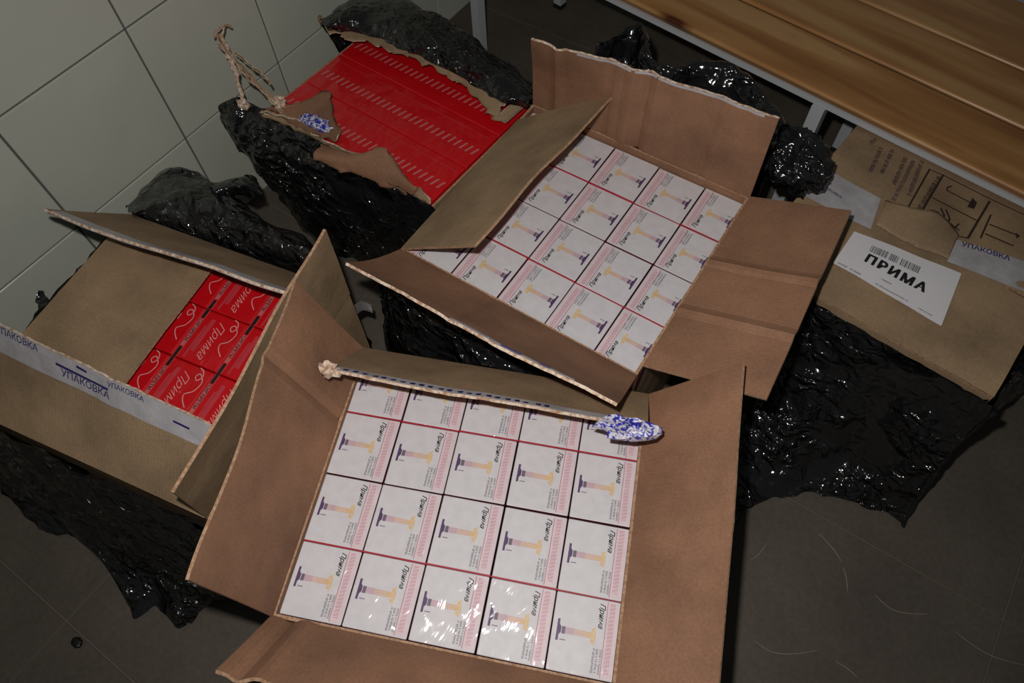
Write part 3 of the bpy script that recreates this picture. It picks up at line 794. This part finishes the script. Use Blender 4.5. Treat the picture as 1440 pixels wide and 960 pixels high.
# ------------------------------------------------------------------ black plastic bags
CARTONS = [cA, cB, cC, cD, cE]
def keep_out(p, mg=0.007):
    for c in CARTONS:
        if p.z > c.rim + 0.008: continue
        d = p - c.o; x, y = d.dot(c.e1), d.dot(c.e2)
        if -mg < x < c.lx + mg and -mg < y < c.ly + mg:
            k = min(((x + mg, -1, 0), (c.lx + mg - x, 1, 0), (y + mg, 0, -1), (c.ly + mg - y, 0, 1)))
            p = p + c.e1 * (k[0] * k[1]) + c.e2 * (k[0] * k[2])
    return p
def bag_patch(rows, nu=70, nv=34, amp=0.014, seed=1.0, rag=0.012, scale=9.0, stretch=None, edges=(1, 1, 1, 1)):
    g = []
    R = [[Vector(p) for p in r] for r in rows]
    for i in range(nu + 1):
        u = i / nu; col = [curve(r, u) for r in R]; g.append([curve(col, j / nv) for j in range(nv + 1)])
    sh = Sheet(g); out = []
    for i in range(nu + 1):
        row = []
        for j in range(nv + 1):
            p = g[i][j]
            q = Vector((p.x * scale + seed * 3.7, p.y * scale - seed, p.z * scale * 0.6))
            h = noise.ridged_multi_fractal(q, 1.0, 2.1, 3, 1.0, 2.0) * 0.55 - 0.6
            h += 0.45 * nz(p, 26, seed) + 0.2 * nz(p, 62, seed + 2)
            du = min(i, nu - i) / nu; dv = min(j, nv - j) / nv; e = 1.0
            p2 = p + sh.n[i][j] * (amp * h)
            if (j == nv and edges[1]) or (j == 0 and edges[0]) or (i == 0 and edges[2]) or (i == nu and edges[3]):
                p2 += Vector((nz(p, 38, seed + 3), nz(p, 38, seed + 7), 0.3 * nz(p, 38, seed + 9))) * rag
            p2 = keep_out(p2)
            if p2.z < 0.003: p2.z = 0.003 + 0.002 * abs(nz(p, 20, seed))
            if p2.x < WX + 0.006: p2.x = WX + 0.006
            row.append(p2)
        out.append(row)
    V = []; F = []
    for r in out: V += r
    n1 = nv + 1
    for i in range(nu):
        for j in range(nv): F.append((i * n1 + j, (i + 1) * n1 + j, (i + 1) * n1 + j + 1, i * n1 + j + 1))
    return V, F
def bag(label, patches):
    allv = [p for v, f in patches for p in v]
    c = sum(allv, Vector()) / len(allv); c.z = min(p.z for p in allv)
    o = thing('plastic_bag', label, 'plastic bag', c, 0, 'torn black bags around the cartons')
    for v, f in patches: part(o, 'bag_fold', v, f, [M_BAG], smooth=True)
    return o
def drop(row, z, dx=0, dy=0): return [Vector((p.x + dx, p.y + dy, z)) for p in row]

def skirt(c, path, z1, seed, amp=0.010, nu=80, nv=30, flare=0.05, z0=0.006, mg=0.012):
    """film hanging round a carton's sides; path: corners as (u, v) of its footprint"""
    C0 = Vector((c.o.x, c.o.y, 0)) + c.e1 * (c.lx / 2) + c.e2 * (c.ly / 2); rows = []
    for k in range(6):
        t = k / 5; z = z1 + (z0 - z1) * t; m = mg + flare * t * t
        rows.append([Vector((0, 0, z)) + C0 + c.e1 * (2 * u * (c.lx / 2 + m)) + c.e2 * (2 * v_ * (c.ly / 2 + m)) for u, v_ in path])
    return bag_patch(rows, nu, nv, amp, seed, rag=0.010)
def side(a, b, n=5): return [(a[0] + (b[0] - a[0]) * k / n, a[1] + (b[1] - a[1]) * k / n) for k in range(n + 1)]
# bag of the closed carton
r0 = [W(*q, .392) for q in ((1095, 392), (1148, 424), (1230, 470), (1310, 514), (1390, 558), (1424, 512), (1452, 450))]
r1 = [W(x, y, .27) for x, y in ((1050, 455), (1100, 482), (1185, 526), (1270, 566), (1372, 582), (1432, 540), (1466, 480))]
r2 = [W(x, y, .10) for x, y in ((1020, 560), (1065, 590), (1145, 620), (1232, 628), (1345, 602), (1415, 566), (1470, 508))]
r3 = [W(x, y, .008) for x, y in ((1010, 735), (1040, 718), (1075, 704), (1120, 696), (1160, 692), (1215, 714), (1268, 722), (1262, 690), (1258, 655), (1330, 612), (1400, 577), (1475, 525))]
bag('torn black plastic bag around the labelled closed carton, spilling onto the floor', [bag_patch([r0, r1, r2, r3], seed=1.0, amp=0.016),
    skirt(cE, side((-.5, -.2), (-.5, -.5), 2) + side((-.5, -.5), (.5, -.5), 6) + side((.5, -.5), (.5, .4), 5), .394, 1.4)])
# bag of the left carton: front skirt and the bunch behind it
r0 = [W(x, y, .395) for x, y in ((-70, 565), (0, 600), (95, 648), (190, 696), (286, 742), (330, 770), (372, 792))]
r1 = [W(x, y, .25) for x, y in ((-70, 612), (0, 640), (92, 688), (182, 736), (275, 782), (330, 800), (400, 826))]
r2 = [W(x, y, .08) for x, y in ((-70, 645), (0, 668), (72, 720), (160, 772), (250, 822), (330, 832), (415, 850))]
r3 = [W(x, y, .006) for x, y in ((-70, 668), (0, 684), (50, 744), (105, 752), (152, 785), (187, 866), (222, 846), (247, 886), (303, 848), (350, 838), (415, 866))]
q0 = [W(x, y, .38) for x, y in ((180, 292), (210, 260), (243, 236), (272, 246), (302, 258), (326, 274), (350, 292), (384, 324), (424, 338), (462, 366))]
q1 = [W(x, y, .44) for x, y in ((186, 300), (225, 276), (262, 272), (296, 282), (330, 298), (362, 316), (400, 338), (435, 352), (470, 378))]
q2 = [W(x, y, .41) for x, y in ((192, 312), (240, 316), (290, 330), (350, 352), (400, 368), (450, 388), (480, 404))]
lobe = [[W(x, y, .41) for x, y in ((296, 262), (325, 250), (355, 248), (366, 262))], [W(x, y, .44) for x, y in ((300, 270), (325, 262), (350, 260), (368, 272))], [W(x, y, .40) for x, y in ((305, 284), (325, 276), (345, 278), (350, 280))]]
bag('torn black plastic bag under the left carton with the half covered red packs', [bag_patch([r0, r1, r2, r3], seed=2.0, amp=0.015),
    skirt(cC, side((-.5, .4), (-.5, -.5), 4) + side((-.5, -.5), (.5, -.5), 6), .414, 2.4, flare=0.03),
    bag_patch([drop(q0, 0.01, 0.0, 0.02), drop(q0, 0.22, 0.0, 0.015), q0, q1, q2, drop(q2, 0.3, 0.01, -0.0)], seed=3.0, amp=0.012, nv=44),
    bag_patch(lobe, 24, 14, seed=4.0, amp=0.008),
    bag_patch([[W(x, y, .40) for x, y in ((56, 410), (64, 412), (80, 436))], [W(x, y, .40) for x, y in ((54, 470), (62, 452), (86, 430))]], 14, 8, seed=4.5, amp=0.01)])
# bag of the rear carton: near side and the piece folded over its far edge
r0 = [W(x, y, .395) for x, y in ((338, 138), (388, 160), (432, 188), (482, 218), (532, 246), (600, 286), (632, 300))]
r1 = [W(x, y, z) for x, y, z in ((318, 142, .39), (352, 188, .36), (402, 222, .33), (452, 252, .32), (512, 278, .32), (570, 304, .32), (618, 318, .32))]
r2 = [W(x, y, z) for x, y, z in ((310, 160, .36), (346, 212, .30), (388, 254, .22), (428, 294, .18), (484, 320, .17), (542, 338, .17), (602, 346, .17))]
r3 = [W(x, y, z) for x, y, z in ((330, 198, .30), (362, 240, .18), (402, 285, .06), (434, 332, .02), (484, 358, .02), (532, 364, .02), (592, 362, .02))]
s0 = [W(x, y, .40) for x, y in ((452, 32), (500, -2), (560, 0), (640, 38), (700, 82), (748, 116))]
s1 = [W(x, y, .47) for x, y in ((456, 36), (520, 18), (590, 42), (650, 76), (710, 112), (748, 140))]
s2 = [W(x, y, .45) for x, y in ((462, 40), (525, 52), (590, 80), (645, 108), (700, 140), (742, 152))]
bag('torn black plastic bag draped over the rear carton of red blocks by the wall', [bag_patch([r0, r1, r2, r3], seed=5.0, amp=0.014),
    skirt(cD, side((-.5, -.5), (.5, -.5), 6) + side((.5, -.5), (.5, .4), 4), .372, 5.4, flare=0.012, mg=0.008, amp=0.006),
    bag_patch([drop(s0, 0.01, 0, 0.03), drop(s0, 0.25, 0, 0.03), s0, s1, s2], seed=6.0, amp=0.012, nv=40)])
# bag of the middle carton: bunched behind it, a knot at the right, and the gap in front
q0 = [W(x, y, .54) for x, y in ((850, 64), (880, 50), (902, 36), (912, 52), (916, 84), (950, 96), (990, 92), (1030, 98), (1062, 114), (1086, 150), (1100, 178))]
q1 = [p + Vector((0, -0.05, -0.02)) for p in q0]
lump = crumple(W(1118, 226, .47), 0.073, 0.054, 0.055, 2.3, 0.75, 64, 40, e1=Vector((0.92, -0.38, 0)), e2=Vector((0.38, 0.92, 0)), fs=4.2)
gp0 = [Vector(p) for p in ((-0.70, 0.55, 0.36), (-0.60, 0.505, 0.42), (-0.40, 0.505, 0.42), (-0.20, 0.51, 0.41))]
gp1 = [Vector(p) for p in ((-0.72, 0.53, 0.20), (-0.61, 0.47, 0.30), (-0.42, 0.465, 0.34), (-0.22, 0.495, 0.36))]
gp2 = [Vector(p) for p in ((-0.72, 0.50, 0.01), (-0.60, 0.42, 0.10), (-0.44, 0.42, 0.22), (-0.24, 0.485, 0.28))]
bag('torn black plastic bag bunched up behind and beside the middle carton', [bag_patch([drop(q0, 0.02, 0, 0.06), drop(q0, 0.3, 0, 0.05), q0, q1, drop(q1, 0.3)], seed=7.0, amp=0.016, nv=50),
    lump, bag_patch([gp0, gp1, gp2], seed=8.0, amp=0.012)])

# ------------------------------------------------------------------ bench
def wood_mat():
    k = NT('pine_plank'); co = k.coord('Object'); oi = k.n('ShaderNodeObjectInfo')
    ad = k.n('ShaderNodeVectorMath', operation='ADD'); k.l(co, ad.inputs[0])
    cm = k.n('ShaderNodeVectorMath', operation='SCALE'); cm.inputs[0].default_value = (3.1, 1.7, 0.4); k.l(oi.outputs['Random'], cm.inputs['Scale']); k.l(cm.outputs[0], ad.inputs[1])
    g = k.noise(k.mapping(ad.outputs[0], (0.8, 9, 9)), 1.6, 3, 0.5, 0.6)
    c = k.ramp(g, [(0.30, s2l((150, 100, 54))), (0.48, s2l((176, 126, 72))), (0.62, s2l((196, 152, 98))), (0.78, s2l((186, 140, 88)))])
    v = k.n('ShaderNodeTexVoronoi', feature='F1', Scale=1.0); k.l(k.mapping(ad.outputs[0], (2.6, 9.5, 3)), v.inputs['Vector'])
    kn = k.ramp(v.outputs['Distance'], [(0.05, s2l((112, 62, 34))), (0.14, (0.85, 0.78, 0.7, 1)), (0.30, (1, 1, 1, 1))])
    return k.set(Base_Color=k.mul(c, kn), Roughness=0.42, Coat_Weight=0.15, Coat_Roughness=0.25)
M_WOOD = wood_mat()
M_METAL = plain('white_painted_steel', (192, 196, 200), 0.4)
M_CAPM = plain('black_rubber', (24, 24, 24), 0.8)
HB = 0.45; BY = -0.13191
bd = Vector((math.cos(BY), math.sin(BY), 0)); bn = Vector((-math.sin(BY), math.cos(BY), 0))
E0 = W(1060, 84, HB)                                     # a point on the front edge
S0, S1 = -1.0, 1.15                                     # bench ends along bd from E0
ben = thing('slatted_bench', 'low bench of varnished pine planks on a white steel frame', 'bench', E0 + bd * 0.1 + bn * 0.25 - ZUP * HB, BY)
def plank(width, off):
    n = 6; prof = []
    r = 0.007; t = 0.026
    for cx, cz, a0 in ((width - r, t - r, 0), (r, t - r, 90), (r, r, 180), (width - r, r, 270)):
        for q in range(5):
            a = math.radians(a0 + q * 22.5); ins = 0.010 * (1 if a0 in (90, 180) else -1) * (1 if cz < t / 2 else 0); prof.append((cx + ins + r * math.cos(a), cz + r * math.sin(a)))
    V = []; m = len(prof)
    for s in (S0, S1):
        for y, z in prof: V.append(E0 + bd * s + bn * (off + y) + ZUP * (z - t))
    F = [(k, (k + 1) % m, m + (k + 1) % m, m + k) for k in range(m)] + [tuple(range(m))[::-1], tuple(range(m, 2 * m))]
    c = E0 + bd * 0.1 + bn * (off + width / 2)
    o = part(ben, 'plank', V, F, [M_WOOD], smooth=False)
    return o
PW = 0.156
for k, pw in enumerate((PW, PW, 0.215)): plank(pw, k * (PW + 0.0085))
DEP = 2 * (PW + 0.0075) + 0.215
def rail(name, a, b, w_, h_, mat, parent=ben):
    d = (b - a); L = d.length; d.normalize(); s = ZUP.cross(d) if abs(d.z) < 0.9 else bn.copy(); s.normalize(); u = d.cross(s)
    V, F = box_vf((a + b) / 2, L, w_, h_, d, s, u); return part(parent, name, V, F, [mat])
zf = HB - 0.026 - 0.0075
def bp(s, n_, z): q = E0 + bd * s + bn * n_; return Vector((q.x, q.y, z))
rail('frame_rail', bp(S0 + 0.01, 0.020, zf), bp(S1 - 0.01, 0.022, zf), 0.022, 0.010, M_METAL)
rail('frame_rail', bp(S0 + 0.01, DEP - 0.03, zf), bp(S1 - 0.01, DEP - 0.03, zf), 0.026, 0.026, M_METAL)
ft = Wpl(787, 9, Vector((0, 0, 0)), ZUP) - E0
sf = ft.dot(bd); nf = ft.dot(bn)
lt = W(1152, 150, 0.41) - E0; sl = lt.dot(bd)
for s in (sf, sl, sl + (sl - sf) * 0.8):
    if s > S1 - 0.02: continue
    for n_ in (0.020, nf):
        lg = rail('leg', bp(s, n_, 0.012), bp(s, n_, zf - 0.007), 0.028, 0.028, M_METAL)
        rail('foot_cap', bp(s, n_, 0.0), bp(s, n_, 0.014), 0.031, 0.031, M_CAPM, lg)
    rail('cross_rail', bp(s, 0.034, zf), bp(s, DEP - 0.04, zf), 0.024, 0.014, M_METAL)
# painted wall right behind the bench, only its foot end in view past the rear plank
def paint():
    k = NT('bluish_wall_paint'); p = k.pos()
    return k.set(Base_Color=k.ramp(k.noise(p, 12, 3), [(0.3, s2l((150, 160, 168))), (0.7, s2l((166, 174, 180)))]), Roughness=0.6)
wp = paint(); c0 = bp(0.35, DEP + 0.08, 0.45)
v, f = box_vf(c0, 1.9, 0.08, 0.9, bd, bn)
structure('wall_back', v, f, wp)

# ------------------------------------------------------------------ litter on the floor
M_HAIR = plain('pale_fibre', (160, 152, 140), 0.5)
M_SCRAPG = plain('dull_grey_tape', (104, 100, 98), 0.5)
M_SCRAP = plain('black_scrap', (14, 14, 14), 0.5)
def tube(pts, r, n=36, m=5):
    V = []; F = []
    for i in range(n + 1):
        p = curve(pts, i / n); d = (curve(pts, min(i / n + .01, 1)) - curve(pts, max(i / n - .01, 0))).normalized()
        s = d.cross(ZUP).normalized(); u = s.cross(d); rr = r * (0.35 + 0.65 * math.sin(math.pi * (0.08 + 0.84 * i / n)))
        for k in range(m):
            a = 2 * math.pi * k / m; V.append(p + s * (rr * math.cos(a)) + u * (rr * math.sin(a)))
    for i in range(n):
        for k in range(m):
            a = i * m + k; b = i * m + (k + 1) % m; F.append((a, b, b + m, a + m))
    return V, F
for pts, lb in ((((1055, 787), (1066, 780), (1078, 764)), 'short pale fibre on the floor beside the front carton flap'),
                (((1152, 750), (1172, 772), (1184, 790)), 'pale fibre on the floor below the black bag, upper strand'),
                (((1186, 798), (1190, 812), (1192, 832)), 'tiny pale fibre on the floor, hanging below the upper strand'),
                (((1230, 836), (1252, 855), (1275, 862), (1304, 863)), 'curved pale fibre in the middle of the bare floor'),
                (((1060, 900), (1085, 916), (1115, 919), (1150, 914)), 'long curved pale fibre low on the floor near the front carton'),
                (((1176, 930), (1192, 940), (1206, 952)), 'short pale fibre at the lower edge of the floor'),
                (((1344, 888), (1370, 908), (1400, 924), (1445, 936)), 'long pale fibre at the right side of the bare floor')):
    V, F = tube([W(x, y, 0.001) for x, y in pts], 0.0007)
    solo('fibre', V, F, [M_HAIR], lb, 'fibre', 'fibres on the floor', smooth=True)
V, F = crumple(W(108, 903, 0.006), 0.012, 0.009, 0.006, 4.4, 0.7, 18, 12)
V = [Vector((p.x, p.y, max(p.z, 0.0005))) for p in V]
solo('plastic_scrap', V, F, [M_SCRAP], 'small black plastic scrap alone on the floor near the tile joint', 'scrap')
# grey torn scrap lying in the gap between the left, middle and front cartons
sc_pts = [[W(494, 432, .26), W(508, 424, .27), W(522, 428, .27)], [W(498, 446, .25), W(510, 436, .27), W(524, 440, .26)]]
g = [[curve([curve(r, i / 10) for r in sc_pts], j / 4) for j in range(5)] for i in range(11)]
V, F, MI, UV = Sheet(g).slab(0.002, 0)
solo('tape_scrap', V, F, [M_SCRAPG], 'torn grey tape scrap caught on the black bag between three cartons', 'scrap', midx=[0] * len(F))

bpy.data.objects.remove(_fo)
